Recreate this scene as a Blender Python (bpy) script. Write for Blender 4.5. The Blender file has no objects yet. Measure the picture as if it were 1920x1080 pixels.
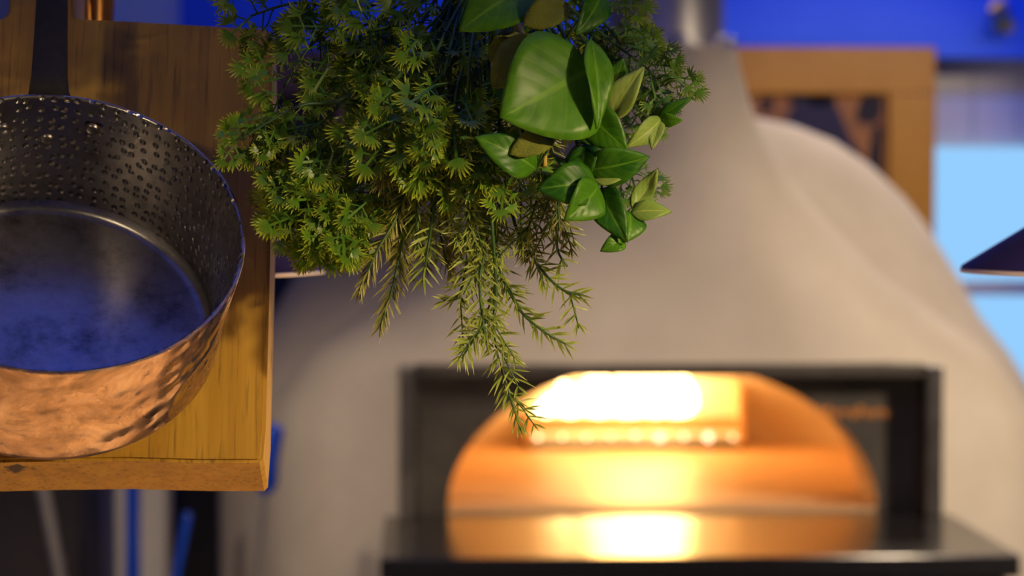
import bpy, bmesh, math, random
from mathutils import Vector, Matrix, Euler
random.seed(7)
S = bpy.context.scene
COL = S.collection
R = math.radians
# ------------------------------------------------------------------ camera
F = 4533.0                      # focal length in pixels of the 1920 frame (85 mm)
CAM = Vector((0, 0, 1.70))
CROT = Euler((R(90 - 1.97), 0, R(-2.11)), 'XYZ')
cd = bpy.data.cameras.new('camera'); co = bpy.data.objects.new('camera', cd); COL.objects.link(co)
cd.lens = 85; cd.sensor_width = 36; co.location = CAM; co.rotation_euler = CROT
cd.clip_start = 0.02
cd.dof.use_dof = True; cd.dof.focus_distance = 1.285; cd.dof.aperture_fstop = 8.5
S.camera = co
CM = CROT.to_matrix()
def at(px, py, Y):
    d = CM @ Vector(((px - 960) / F, (540 - py) / F, -1.0))
    return CAM + d * (Y / d.y)
# ------------------------------------------------------------------ world, lights, exposure
w = bpy.data.worlds.new('world'); S.world = w; w.use_nodes = True
w.node_tree.nodes['Background'].inputs[0].default_value = (0.36, 0.30, 0.40, 1)
w.node_tree.nodes['Background'].inputs[1].default_value = 0.07
S.view_settings.view_transform = 'Standard'; S.view_settings.look = 'None'
S.view_settings.exposure = 0.0; S.view_settings.gamma = 1.0; S.view_settings.use_curve_mapping = False
def area(name, loc, target, size, energy, color, size_y=None, spread=180):
    l = bpy.data.lights.new(name, 'AREA'); o = bpy.data.objects.new(name, l); COL.objects.link(o)
    l.energy = energy; l.color = color; l.size = size; l.spread = R(spread)
    if size_y: l.shape = 'RECTANGLE'; l.size_y = size_y
    o.location = loc; o.rotation_euler = (Vector(target) - Vector(loc)).to_track_quat('-Z', 'Y').to_euler()
    return o
def spot(name, loc, target, energy, color, angle, blend=0.6, rad=0.05):
    l = bpy.data.lights.new(name, 'SPOT'); o = bpy.data.objects.new(name, l); COL.objects.link(o)
    l.energy = energy; l.color = color; l.spot_size = R(angle); l.spot_blend = blend; l.shadow_soft_size = rad
    o.location = loc; o.rotation_euler = (Vector(target) - Vector(loc)).to_track_quat('-Z', 'Y').to_euler()
    return o
WARM = (1.0, 0.72, 0.42); WARMW = (1.0, 0.77, 0.52); BLUE = (0.02, 0.13, 1.0)
# blue LED wash on the ceiling above the pass and on the bulkhead behind the oven
area('led_uplight', (0.0, 1.6, 2.45), (0.0, 1.6, 3.2), 2.2, 20, BLUE)
area('led_bulkhead', (1.6, 6.3, 2.75), (1.5, 7.2, 2.35), 2.6, 12, BLUE, 0.15)
area('led_bulkhead_left', (-0.9, 6.3, 2.75), (-0.9, 7.2, 2.35), 1.6, 2, BLUE, 0.15)
# ceiling spots on oven and dome, then added fill spots
spot('track_spot_oven', (2.8, 2.6, 2.55), (1.2, 5.1, 1.2), 400, WARMW, 42, 0.9, 0.10)
spot('track_spot_dome', (1.5, 7.0, 3.05), (1.0, 6.2, 1.8), 110, WARMW, 75, 0.8, 0.08)
spot('fill_spot_oven_low', (-0.2, 2.9, 2.95), (0.10, 5.2, 0.75), 85, WARMW, 34, 0.9, 0.10)  # added fill without a fixture, lifts the lower left plaster
spot('fill_spot_tools', (-1.3, 3.2, 2.95), (-0.62, 5.5, 0.8), 85, WARMW, 36, 0.8, 0.06)  # added fill, brightens the post and the blue grips
spot('fill_spot_pass', (1.5, -0.5, 2.4), (-0.05, 1.3, 1.6), 10, WARM, 40, 0.8, 0.06)  # added unseen fill on herbs and pan from front right
spot('fill_spot_wall', (2.2, 4.6, 2.9), (1.25, 7.3, 1.75), 130, WARMW, 30, 0.8, 0.06)  # added fill, brightens the framed picture on the back wall

# ------------------------------------------------------------------ helpers
def tag(o, label=None, cat=None, group=None, kind=None):
    if label: o['label'] = label
    if cat: o['category'] = cat
    if group: o['group'] = group
    if kind: o['kind'] = kind
    return o
def empty(name, loc, label, cat, group=None):
    o = bpy.data.objects.new(name, None); COL.objects.link(o); o.location = loc
    o.empty_display_size = 0.02
    return tag(o, label, cat, group)
def link(name, me, parent=None, mats=None):
    o = bpy.data.objects.new(name, me); COL.objects.link(o)
    if mats and not me.materials:
        for m in (mats if isinstance(mats, (list, tuple)) else [mats]): me.materials.append(m)
    if parent:
        o.parent = parent; o.matrix_parent_inverse = Matrix.Translation(-parent.location) if parent.parent is None else parent.matrix_parent_inverse.copy()
        o.matrix_parent_inverse = parent_world(parent).inverted()
    return o
def parent_world(p):
    m = p.matrix_basis.copy()
    if p.parent: m = parent_world(p.parent) @ p.matrix_parent_inverse @ m
    return m
def mesh_from(bm, name, smooth=False, angle=None):
    me = bpy.data.meshes.new(name)
    bmesh.ops.recalc_face_normals(bm, faces=bm.faces) if angle != 'keep' else None
    bm.to_mesh(me); bm.free()
    if smooth:
        for p in me.polygons: p.use_smooth = True
        if isinstance(angle, (int, float)): me.set_sharp_from_angle(angle=R(angle))
    return me
def box(bm, x0, x1, y0, y1, z0, z1):
    v = [bm.verts.new((x, y, z)) for z in (z0, z1) for y in (y0, y1) for x in (x0, x1)]
    for f in ((0,1,3,2),(4,6,7,5),(0,4,5,1),(2,3,7,6),(0,2,6,4),(1,5,7,3)):
        bm.faces.new([v[i] for i in f])
    return v
def box_obj(name, x0, x1, y0, y1, z0, z1, mat, parent=None, bevel=0.0):
    bm = bmesh.new(); box(bm, x0, x1, y0, y1, z0, z1)
    if bevel: bmesh.ops.bevel(bm, geom=bm.edges[:], offset=bevel, segments=2, affect='EDGES', profile=0.6)
    return link(name, mesh_from(bm, name), parent, mat)
def tube(bm, pts, rad, n=6, cap=True):
    pts = [Vector(p) for p in pts]
    if not isinstance(rad, (list, tuple)): rad = [rad] * len(pts)
    rings = []; prev = None
    for i, p in enumerate(pts):
        t = (pts[min(i+1, len(pts)-1)] - pts[max(i-1, 0)]).normalized()
        if prev is None:
            a = t.cross(Vector((0.13, 1, 0.31))).normalized()
        else:
            a = (prev - t * prev.dot(t)).normalized()
        prev = a; b = t.cross(a)
        rings.append([bm.verts.new(p + (a * math.cos(2*math.pi*k/n) + b * math.sin(2*math.pi*k/n)) * rad[i]) for k in range(n)])
    for r0, r1 in zip(rings, rings[1:]):
        for k in range(n): bm.faces.new((r0[k], r0[(k+1) % n], r1[(k+1) % n], r1[k]))
    if cap: bm.faces.new(rings[0]); bm.faces.new(rings[-1])
def tube_obj(name, pts, rad, mat, parent=None, n=10):
    bm = bmesh.new(); tube(bm, pts, rad, n)
    return link(name, mesh_from(bm, name, True, 50), parent, mat)
def lathe(bm, prof, n=64, frame=None, uv=None):
    """profile of (r, z) around local Z; frame = Matrix to place it"""
    rings = []
    for r, z in prof:
        if r < 1e-6: rings.append([bm.verts.new((0, 0, z))])
        else: rings.append([bm.verts.new((r*math.cos(2*math.pi*k/n), r*math.sin(2*math.pi*k/n), z)) for k in range(n)])
    acc = [0]
    for (a, b), (c, d) in zip(prof, prof[1:]): acc.append(acc[-1] + math.hypot(a-c, b-d))
    lay = bm.loops.layers.uv.new('UVMap') if uv else None
    for i, (r0, r1) in enumerate(zip(rings, rings[1:])):
        for k in range(n):
            k2 = (k+1) % n
            if len(r0) == 1 and len(r1) == 1: continue
            if len(r0) == 1: f = bm.faces.new((r0[0], r1[k2], r1[k])); uvs = [(k, i), (k+1, i+1), (k, i+1)]
            elif len(r1) == 1: f = bm.faces.new((r0[k], r0[k2], r1[0])); uvs = [(k, i), (k+1, i), (k, i+1)]
            else: f = bm.faces.new((r0[k], r0[k2], r1[k2], r1[k])); uvs = [(k, i), (k+1, i), (k+1, i+1), (k, i+1)]
            if lay:
                for l, (a, b) in zip(f.loops, uvs): l[lay].uv = (a / n * uv, acc[b])
    if frame is not None: bmesh.ops.transform(bm, matrix=frame, verts=bm.verts)

# ------------------------------------------------------------------ materials
def mat(name, color, rough=0.5, metal=0.0, **kw):
    m = bpy.data.materials.new(name); m.use_nodes = True
    b = m.node_tree.nodes['Principled BSDF']
    b.inputs['Base Color'].default_value = (*color, 1); b.inputs['Roughness'].default_value = rough
    b.inputs['Metallic'].default_value = metal
    for k, v in kw.items(): b.inputs[k.replace('_', ' ')].default_value = v
    return m
class N:
    def __init__(s, m): s.t = m.node_tree; s.b = s.t.nodes.get('Principled BSDF')
    def new(s, typ, **kw):
        n = s.t.nodes.new(typ)
        for k, v in kw.items():
            if k.startswith('i_'):
                key = k[2:]; n.inputs[int(key) if key.isdigit() else key.replace('_', ' ')].default_value = v
            else: setattr(n, k, v)
        return n
    def l(s, a, b): s.t.links.new(a, b)
    def ramp(s, fac, stops):
        n = s.t.nodes.new('ShaderNodeValToRGB'); s.l(fac, n.inputs[0]); e = n.color_ramp.elements
        while len(e) < len(stops): e.new(0.5)
        for q, (p, c) in zip(e, stops): q.position = p; q.color = (*c, 1)
        return n
    def coords(s, kind, scale):
        c = s.new('ShaderNodeTexCoord'); mp = s.new('ShaderNodeMapping'); mp.inputs['Scale'].default_value = scale
        s.l(c.outputs[kind], mp.inputs[0]); return mp.outputs[0]
    def bump(s, h, strength, dist):
        n = s.new('ShaderNodeBump'); n.inputs['Strength'].default_value = strength; n.inputs['Distance'].default_value = dist
        s.l(h, n.inputs['Height']); s.l(n.outputs[0], s.b.inputs['Normal']); return n
def noisy(name, c0, c1, scale, rough=0.6, metal=0.0, bump=0.0, dist=0.002, coord='Object', sc=(1,1,1), **kw):
    m = mat(name, c0, rough, metal, **kw); n = N(m)
    t = n.new('ShaderNodeTexNoise', i_Scale=scale, i_Detail=5.0, i_Roughness=0.6); n.l(n.coords(coord, sc), t.inputs['Vector'])
    r = n.ramp(t.outputs['Fac'], [(0.3, c0), (0.7, c1)]); n.l(r.outputs[0], n.b.inputs['Base Color'])
    if bump: n.bump(t.outputs['Fac'], bump, dist)
    return m
def emit(name, color, strength):
    m = bpy.data.materials.new(name); m.use_nodes = True; t = m.node_tree
    t.nodes.remove(t.nodes['Principled BSDF']); e = t.nodes.new('ShaderNodeEmission')
    e.inputs[0].default_value = (*color, 1); e.inputs[1].default_value = strength
    t.links.new(e.outputs[0], t.nodes['Material Output'].inputs[0]); return m

def wood_mat():
    m = mat('amber_oak', (0.5, 0.25, 0.05), 0.55); n = N(m)
    v = n.coords('Object', (60, 60, 3.0))
    a = n.new('ShaderNodeTexNoise', i_Scale=1.0, i_Detail=6.0, i_Roughness=0.65); n.l(v, a.inputs['Vector'])
    v2 = n.coords('Object', (420, 420, 22)); p = n.new('ShaderNodeTexNoise', i_Scale=1.0, i_Detail=3.0); n.l(v2, p.inputs['Vector'])
    c = n.ramp(a.outputs['Fac'], [(0.30, (0.31, 0.165, 0.012)), (0.5, (0.43, 0.25, 0.020)), (0.72, (0.53, 0.33, 0.034))])
    d = n.ramp(p.outputs['Fac'], [(0.30, (0.45, 0.40, 0.35)), (0.45, (1, 1, 1))])
    mx = n.new('ShaderNodeMix', data_type='RGBA', blend_type='MULTIPLY'); mx.inputs[0].default_value = 0.8
    n.l(c.outputs[0], mx.inputs[6]); n.l(d.outputs[0], mx.inputs[7])
    # small dark knot with cracks at the lower edge
    tc = n.new('ShaderNodeTexCoord'); sub = n.new('ShaderNodeVectorMath', operation='SUBTRACT', name='knot_place'); sub.inputs[1].default_value = (-0.0165, 0.012, -0.2515)
    n.l(tc.outputs['Object'], sub.inputs[0])
    nz = n.new('ShaderNodeTexNoise', i_Scale=160.0, i_Detail=3.0); n.l(tc.outputs['Object'], nz.inputs['Vector'])
    ln = n.new('ShaderNodeVectorMath', operation='LENGTH'); n.l(sub.outputs[0], ln.inputs[0])
    ad = n.new('ShaderNodeMath', operation='MULTIPLY_ADD'); n.l(nz.outputs['Fac'], ad.inputs[0]); ad.inputs[1].default_value = 0.022; n.l(ln.outputs['Value'], ad.inputs[2])
    kn = n.ramp(ad.outputs[0], [(0.0172, (0.03, 0.012, 0.004)), (0.0195, (1, 1, 1))])
    mk = n.new('ShaderNodeMix', data_type='RGBA', blend_type='MULTIPLY'); mk.inputs[0].default_value = 1.0
    n.l(mx.outputs[2], mk.inputs[6]); n.l(kn.outputs[0], mk.inputs[7])
    n.l(mk.outputs[2], n.b.inputs['Base Color'])
    n.bump(p.outputs['Fac'], 0.25, 0.0006)
    return m
def tin_mat():
    m = mat('hammered_tin', (0.30, 0.29, 0.29), 0.26, 1.0); n = N(m)
    uv = n.new('ShaderNodeTexCoord'); mp = n.new('ShaderNodeMapping'); mp.inputs['Scale'].default_value = (150, 150, 1); n.l(uv.outputs['UV'], mp.inputs[0])
    v = n.new('ShaderNodeTexVoronoi', i_Scale=1.0, i_Randomness=0.55, voronoi_dimensions='2D'); n.l(mp.outputs[0], v.inputs['Vector'])
    r = n.ramp(v.outputs['Distance'], [(0.05, (1, 1, 1)), (0.30, (0, 0, 0))])
    nz = n.new('ShaderNodeTexNoise', i_Scale=35.0, i_Detail=6.0, i_Roughness=0.65); n.l(uv.outputs['Object'], nz.inputs['Vector'])
    c = n.ramp(nz.outputs['Fac'], [(0.30, (0.15, 0.14, 0.14)), (0.5, (0.33, 0.31, 0.30)), (0.7, (0.46, 0.44, 0.42))]); n.l(c.outputs[0], n.b.inputs['Base Color'])
    rr = n.ramp(nz.outputs['Fac'], [(0.3, (0.42,)*3), (0.7, (0.22,)*3)]); n.l(rr.outputs[0], n.b.inputs['Roughness'])
    n.bump(r.outputs[0], 0.8, 0.0014)
    return m
def tin_floor_mat():
    m = mat('worn_tin', (0.42, 0.42, 0.44), 0.3, 1.0); n = N(m)
    tc = n.new('ShaderNodeTexCoord')
    nz = n.new('ShaderNodeTexNoise', i_Scale=28.0, i_Detail=8.0, i_Roughness=0.7); n.l(tc.outputs['Object'], nz.inputs['Vector'])
    c = n.ramp(nz.outputs['Fac'], [(0.33, (0.10, 0.10, 0.11)), (0.52, (0.29, 0.30, 0.32)), (0.7, (0.38, 0.39, 0.41))]); n.l(c.outputs[0], n.b.inputs['Base Color'])
    n.bump(nz.outputs['Fac'], 0.12, 0.001)
    return m
def copper_mat():
    m = mat('hammered_copper', (0.75, 0.36, 0.18), 0.28, 1.0); n = N(m)
    uv = n.new('ShaderNodeTexCoord'); mp = n.new('ShaderNodeMapping'); mp.inputs['Scale'].default_value = (70, 90, 1); n.l(uv.outputs['UV'], mp.inputs[0])
    v = n.new('ShaderNodeTexVoronoi', i_Scale=1.0, feature='SMOOTH_F1', voronoi_dimensions='2D'); n.l(mp.outputs[0], v.inputs['Vector'])
    nz = n.new('ShaderNodeTexNoise', i_Scale=30.0, i_Detail=7.0, i_Roughness=0.7, i_Distortion=0.6); n.l(uv.outputs['Object'], nz.inputs['Vector'])
    c = n.ramp(nz.outputs['Fac'], [(0.33, (0.20, 0.15, 0.10)), (0.44, (0.43, 0.28, 0.16)), (0.56, (0.63, 0.43, 0.26)), (0.70, (0.88, 0.69, 0.48))]); n.l(c.outputs[0], n.b.inputs['Base Color'])
    rr = n.ramp(nz.outputs['Fac'], [(0.3, (0.45,)*3), (0.65, (0.17,)*3)]); n.l(rr.outputs[0], n.b.inputs['Roughness'])
    n.bump(v.outputs['Distance'], 0.9, 0.0022)
    return m
def plant_mat(name, dark, light, tips=None, rough=0.38, trans=0.35, veins=False, fuzz=False):
    m = mat(name, dark, rough); n = N(m); n.b.inputs['Specular IOR Level'].default_value = 0.35
    oi = n.new('ShaderNodeObjectInfo'); tc = n.new('ShaderNodeTexCoord')
    nz = n.new('ShaderNodeTexNoise', i_Scale=90.0, i_Detail=3.0); n.l(tc.outputs['Object'], nz.inputs['Vector'])
    ad = n.new('ShaderNodeMath', operation='MULTIPLY_ADD'); ad.inputs[1].default_value = 0.45; n.l(oi.outputs['Random'], ad.inputs[0]); n.l(nz.outputs['Fac'], ad.inputs[2])
    r = n.ramp(ad.outputs[0], [(0.4, dark), (0.95, light)]); out = r.outputs[0]
    if tips:
        at_ = n.new('ShaderNodeAttribute', attribute_name='tip'); mx = n.new('ShaderNodeMix', data_type='RGBA')
        n.l(at_.outputs['Fac'], mx.inputs[0]); n.l(out, mx.inputs[6]); mx.inputs[7].default_value = (*tips, 1); out = mx.outputs[2]
    if veins:
        sx = n.new('ShaderNodeSeparateXYZ'); n.l(tc.outputs['UV'], sx.inputs[0])
        ab = n.new('ShaderNodeMath', operation='ABSOLUTE'); n.l(sx.outputs['Y'], ab.inputs[0])
        # side veins: slanted stripes, u - 0.55*|v|
        sl = n.new('ShaderNodeMath', operation='MULTIPLY_ADD'); n.l(ab.outputs[0], sl.inputs[0]); sl.inputs[1].default_value = -0.33; n.l(sx.outputs['X'], sl.inputs[2])
        fr = n.new('ShaderNodeMath', operation='PINGPONG'); n.l(sl.outputs[0], fr.inputs[0]); fr.inputs[1].default_value = 0.08
        v1 = n.ramp(fr.outputs[0], [(0.0, (1,)*3), (0.014, (0,)*3)]); v2 = n.ramp(ab.outputs[0], [(0.03, (1,)*3), (0.075, (0,)*3)])
        mxv = n.new('ShaderNodeMath', operation='MAXIMUM'); h = n.new('ShaderNodeMath', operation='MULTIPLY'); n.l(v1.outputs[0], h.inputs[0]); h.inputs[1].default_value = 0.35
        n.l(h.outputs[0], mxv.inputs[0]); n.l(v2.outputs[0], mxv.inputs[1])
        h2 = n.new('ShaderNodeMath', operation='MULTIPLY'); n.l(mxv.outputs[0], h2.inputs[0]); h2.inputs[1].default_value = 0.55
        mx = n.new('ShaderNodeMix', data_type='RGBA'); n.l(h2.outputs[0], mx.inputs[0]); n.l(out, mx.inputs[6]); mx.inputs[7].default_value = (light[0]*1.8+0.05, light[1]*1.5+0.05, light[2]*1.6+0.02, 1); out = mx.outputs[2]
        n.bump(fr.outputs[0], 0.35, 0.004)
    if fuzz:
        n2 = n.new('ShaderNodeTexNoise', i_Scale=900.0, i_Detail=2.0); n.l(tc.outputs['Object'], n2.inputs['Vector']); n.bump(n2.outputs['Fac'], 0.8, 0.001)
    n.l(out, n.b.inputs['Base Color'])
    tr = n.new('ShaderNodeBsdfTranslucent'); n.l(out, tr.inputs[0]); ms = n.new('ShaderNodeMixShader'); ms.inputs[0].default_value = trans
    n.l(n.b.outputs[0], ms.inputs[1]); n.l(tr.outputs[0], ms.inputs[2]); n.l(ms.outputs[0], n.t.nodes['Material Output'].inputs[0])
    return m
M = dict(
    wood=wood_mat(), tin=tin_mat(), tinfloor=tin_floor_mat(), copper=copper_mat(),
    iron=noisy('cast_iron', (0.004, 0.004, 0.0045), (0.010, 0.010, 0.011), 200, 0.7, 0.0, 0.2, 0.0006),
    plaster=noisy('plaster', (0.60, 0.54, 0.47), (0.70, 0.64, 0.56), 5, 0.85, 0, 0.12, 0.004),
    blacksteel=noisy('black_steel', (0.055, 0.050, 0.045), (0.11, 0.10, 0.092), 9, 0.42, 0.3),
    steel=noisy('brushed_steel', (0.45, 0.45, 0.47), (0.62, 0.62, 0.64), 40, 0.36, 1.0, sc=(1, 1, 0.05)),
    steelframe=noisy('grey_steel', (0.10, 0.10, 0.105), (0.16, 0.16, 0.165), 20, 0.35, 0.8),
    granite=noisy('black_granite', (0.012, 0.012, 0.013), (0.03, 0.03, 0.032), 120, 0.2),
    brick=noisy('fired_clay', (0.55, 0.36, 0.20), (0.66, 0.46, 0.28), 18, 0.75, 0, 0.3, 0.004),
    hearth=noisy('hearth_stone', (0.50, 0.33, 0.18), (0.62, 0.43, 0.25), 9, 0.42),
    purple=mat('dark_shade_enamel', (0.030, 0.018, 0.060), 0.35, 0.0),
    shadein=mat('shade_lining', (0.75, 0.66, 0.58), 0.5),
    copperplain=noisy('spun_copper', (0.80, 0.36, 0.10), (0.88, 0.46, 0.16), 30, 0.25, 1.0),
    bluewall=noisy('blue_paint', (0.03, 0.14, 0.75), (0.035, 0.16, 0.80), 3, 0.6),
    white=noisy('white_paint', (0.62, 0.60, 0.58), (0.68, 0.66, 0.64), 4, 0.7),
    ceil=noisy('ceiling_paint', (0.60, 0.62, 0.66), (0.66, 0.68, 0.72), 4, 0.8),
    tile=noisy('glazed_tile', (0.62, 0.62, 0.66), (0.70, 0.70, 0.74), 2, 0.25),
    floor=noisy('dark_floor_tile', (0.08, 0.07, 0.065), (0.13, 0.115, 0.10), 6, 0.45),
    counter=noisy('pale_maple', (0.62, 0.45, 0.27), (0.72, 0.55, 0.35), 8, 0.45, sc=(1, 12, 1)),
    frame=noisy('ochre_wood', (0.50, 0.21, 0.006), (0.58, 0.26, 0.010), 10, 0.5, sc=(1, 1, 0.2)),
    brownwood=noisy('brown_wood', (0.16, 0.065, 0.03), (0.20, 0.085, 0.04), 10, 0.5, sc=(1, 1, 0.2)),
    canvas=noisy('amber_print', (0.16, 0.05, 0.01), (0.55, 0.22, 0.03), 7, 0.6),
    ink=mat('dark_ink', (0.012, 0.006, 0.004), 0.7), navyink=mat('navy_ink', (0.018, 0.014, 0.03), 0.7),
    darkcab=noisy('charcoal_laminate', (0.020, 0.019, 0.021), (0.035, 0.032, 0.034), 3, 0.5),
    greycab=noisy('dark_grey_laminate', (0.07, 0.063, 0.065), (0.10, 0.09, 0.09), 3, 0.5),
    bluegrip=mat('blue_plastic', (0.005, 0.07, 0.65), 0.35), alu=noisy('aluminium', (0.5, 0.5, 0.5), (0.6, 0.6, 0.6), 30, 0.4, 0.8),
    window=emit('daylit_pane', (0.30, 0.62, 1.0), 1.0),
    flame=emit('flame', (1.0, 0.62, 0.22), 16.0), glow_bead=emit('glow_bead', (1.0, 0.50, 0.28), 5.0), 
    fluesteel=noisy('flue_steel', (0.55, 0.55, 0.58), (0.70, 0.70, 0.72), 30, 0.42, 0.75, sc=(1, 1, 0.02)), chrome=mat('polished_chrome', (0.85, 0.83, 0.8), 0.12, 1.0), letter=mat('copper_lettering', (0.95, 0.38, 0.09), 0.5, 0.0), brass=mat('brass', (0.6, 0.42, 0.2), 0.3, 1.0), string=noisy('jute', (0.3, 0.2, 0.1), (0.4, 0.28, 0.15), 300, 0.9),
    parsley=plant_mat('parsley', (0.014, 0.085, 0.010), (0.075, 0.215, 0.014), (0.44, 0.50, 0.022), 0.34, 0.35),
    palepars=plant_mat('pale_parsley', (0.035, 0.13, 0.015), (0.08, 0.22, 0.025), (0.32, 0.44, 0.06), 0.38, 0.35),
    needle=plant_mat('needle', (0.070, 0.135, 0.012), (0.18, 0.27, 0.022), (0.46, 0.50, 0.10), 0.4, 0.2),
    rosemary=plant_mat('rosemary', (0.085, 0.10, 0.012), (0.17, 0.18, 0.025), (0.38, 0.36, 0.09), 0.4, 0.2),
    basil=plant_mat('basil', (0.016, 0.105, 0.004), (0.085, 0.255, 0.008), None, 0.40, 0.42, True),
    basilpale=plant_mat('basil_underside', (0.17, 0.33, 0.035), (0.33, 0.46, 0.11), None, 0.42, 0.4, True),
    sage=plant_mat('sage', (0.075, 0.10, 0.004), (0.16, 0.18, 0.010), None, 0.7, 0.15, False, True),
    stem=plant_mat('green_stem', (0.018, 0.055, 0.012), (0.04, 0.10, 0.018), None, 0.45, 0.0),
    stempale=plant_mat('yellow_stem', (0.30, 0.22, 0.03), (0.42, 0.32, 0.06), None, 0.5, 0.1),
)
# ------------------------------------------------------------------ the room
def struct(name, *a, **k):
    o = box_obj(name, *a, **k); o['kind'] = 'structure'; return o
struct('floor', -3.2, 4.2, -2.6, 7.6, -0.1, 0.0, M['floor'])
struct('ceiling', -3.2, 4.2, -2.6, 7.6, 3.2, 3.3, M['ceil'])
struct('wall_back', -3.2, 4.2, 7.5, 7.6, 0.0, 3.2, M['white'])
struct('wall_left', -3.3, -3.2, -2.6, 7.6, 0.0, 3.2, M['white'])
struct('wall_right', 4.2, 4.3, -2.6, 7.6, 0.0, 3.2, M['white'])
zb = at(1850, 107, 7.32).z
struct('trim_1', at(312, 0, 7.32).x, 4.2, 7.32, 7.5, zb, 3.2, M['bluewall'])      # blue bulkhead over the back wall
struct('trim_2', at(120, 0, 6.9).x, at(310, 0, 6.9).x, 6.9, 7.5, 0, 3.2, M['white'])  # white pilaster
# glazed tiles on the back wall
wall = bpy.data.objects['wall_back']
tme = None; tp = 0.145; x_l = at(1738, 0, 7.49).x; z_w = at(1800, 268, 7.49).z
zt = 0
while z_w + zt * tp < zb - 0.01:
    for k in range(9):
        x0 = x_l + k * tp; z0 = z_w + zt * tp
        if tme is None:
            bm = bmesh.new(); box(bm, 0.002, tp - 0.002, -0.010, 0, 0.002, tp - 0.002)
            bmesh.ops.bevel(bm, geom=bm.edges[:], offset=0.0015, segments=1, affect='EDGES'); tme = mesh_from(bm, 'tile'); tme.materials.append(M['tile'])
        o = link('tile', tme); o.location = (x0, 7.5, z0); o.parent = wall
    zt += 1
# window
wx0 = at(1736, 0, 7.45).x; wx1 = wx0 + 1.05; wz1 = at(1800, 270, 7.45).z; wz0 = wz1 - 1.15; zm = at(1800, 540, 7.45).z
wn = tag(bpy.data.objects.new('window_1', None), kind='structure'); COL.objects.link(wn); wn.location = (wx0, 7.45, wz0)
box_obj('pane', wx0 + 0.012, wx1, 7.46, 7.47, zm + 0.02, wz1 - 0.01, M['window'], wn)
box_obj('pane', wx0 + 0.012, wx1, 7.46, 7.47, wz0, zm - 0.02, M['window'], wn)
for a in ((wx0, wx0 + 0.014, wz0, wz1), (wx1, wx1 + 0.03, wz0, wz1)): box_obj('window_frame', a[0], a[1], 7.43, 7.495, a[2], a[3], M['tile'], wn, 0.003)
box_obj('transom', wx0, wx1, 7.44, 7.49, zm - 0.022, zm + 0.022, M['tile'], wn, 0.003)
box_obj('window_sill', wx0 - 0.02, wx1 + 0.04, 7.40, 7.49, wz0 - 0.03, wz0, M['tile'], wn, 0.003)

# ------------------------------------------------------------------ framed pictures on the back wall
def picture(px0, px1, py0, py1, bw, label, mats, shapes):
    Y = 7.315; a = at(px0, py0, Y); b = at(px1, py1, Y); s = Y / F
    r = empty('framed_picture', ((a.x + b.x) / 2, Y, b.z), label, 'picture', None)
    d = 0.045
    box_obj('frame_rail', a.x, b.x, Y - d, Y, a.z - bw*s, a.z, mats[0], r, 0.006); box_obj('frame_rail', a.x, b.x, Y - d, Y, b.z, b.z + bw*s, mats[0], r, 0.006)
    box_obj('frame_stile', a.x, a.x + bw*s, Y - d, Y, b.z + bw*s, a.z - bw*s, mats[0], r, 0.006); box_obj('frame_stile', b.x - bw*s, b.x, Y - d, Y, b.z + bw*s, a.z - bw*s, mats[0], r, 0.006)
    box_obj('backing', a.x + 0.01, b.x - 0.01, Y - 0.005, Y, b.z + 0.01, a.z - 0.01, mats[0], r)
    cv = box_obj('print', a.x + bw*s, b.x - bw*s, Y - 0.018, Y - 0.008, b.z + bw*s, a.z - bw*s, mats[1], r)
    for nm, pts, m in shapes:
        bm = bmesh.new(); f = bm.faces.new([bm.verts.new(at(x, y, Y - 0.020)) for x, y in pts])
        e = bmesh.ops.extrude_face_region(bm, geom=[f]); bmesh.ops.translate(bm, vec=(0, 0.002, 0), verts=[v for v in e['geom'] if isinstance(v, bmesh.types.BMVert)])
        link(nm, mesh_from(bm, nm), cv, m)
picture(1200, 1746, 88, 620, 88, 'ochre wood framed picture with dark shapes on wall behind the oven dome', (M['frame'], M['canvas']), [
    ('printed_shape', [(1465, 300), (1472, 225), (1492, 192), (1520, 180), (1552, 184), (1572, 205), (1590, 250), (1640, 330), (1640, 420), (1465, 420)], M['navyink']),
    ('printed_shape', [(1480, 178), (1566, 178), (1566, 196), (1480, 196)], M['ink']),
    ('printed_shape', [(1618, 178), (1654, 178), (1654, 212), (1640, 232), (1608, 230), (1606, 205)], M['ink']),
    ('printed_shape', [(1638, 236), (1655, 236), (1655, 360), (1625, 360), (1628, 290)], M['ink']),
    ('printed_shape', [(1425, 184), (1452, 182), (1448, 204), (1428, 216)], M['ink'])])
picture(380, 716, 92, 420, 86, 'brown wood framed picture on wall behind the parsley', (M['brownwood'], M['ink']), [
    ('printed_shape', [(480, 260), (520, 230), (590, 240), (620, 330), (480, 330)], M['navyink'])])

# small brass spotlight on the blue bulkhead
p = at(1874, 36, 7.30)
fx = empty('spotlight', (p.x, 7.31, p.z), 'small brass spotlight on the blue bulkhead above the window', 'spotlight')
bm = bmesh.new(); lathe(bm, [(0.0, 0), (0.028, 0), (0.028, 0.012), (0.0, 0.012)], 20, Matrix.Translation((p.x, 7.318, p.z + 0.03)) @ Matrix.Rotation(R(90), 4, 'X')); link('mount', mesh_from(bm, 'mount', True, 40), fx, M['brass'])
bm = bmesh.new(); lathe(bm, [(0.0, 0.0), (0.018, 0.0), (0.022, 0.03), (0.036, 0.07), (0.030, 0.066), (0.0, 0.03)], 20, Matrix.Translation((p.x, 7.27, p.z + 0.035)) @ Matrix.Rotation(R(155), 4, 'X')); link('lamp_head', mesh_from(bm, 'lamp_head', True, 40), fx, M['brass'])

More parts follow.
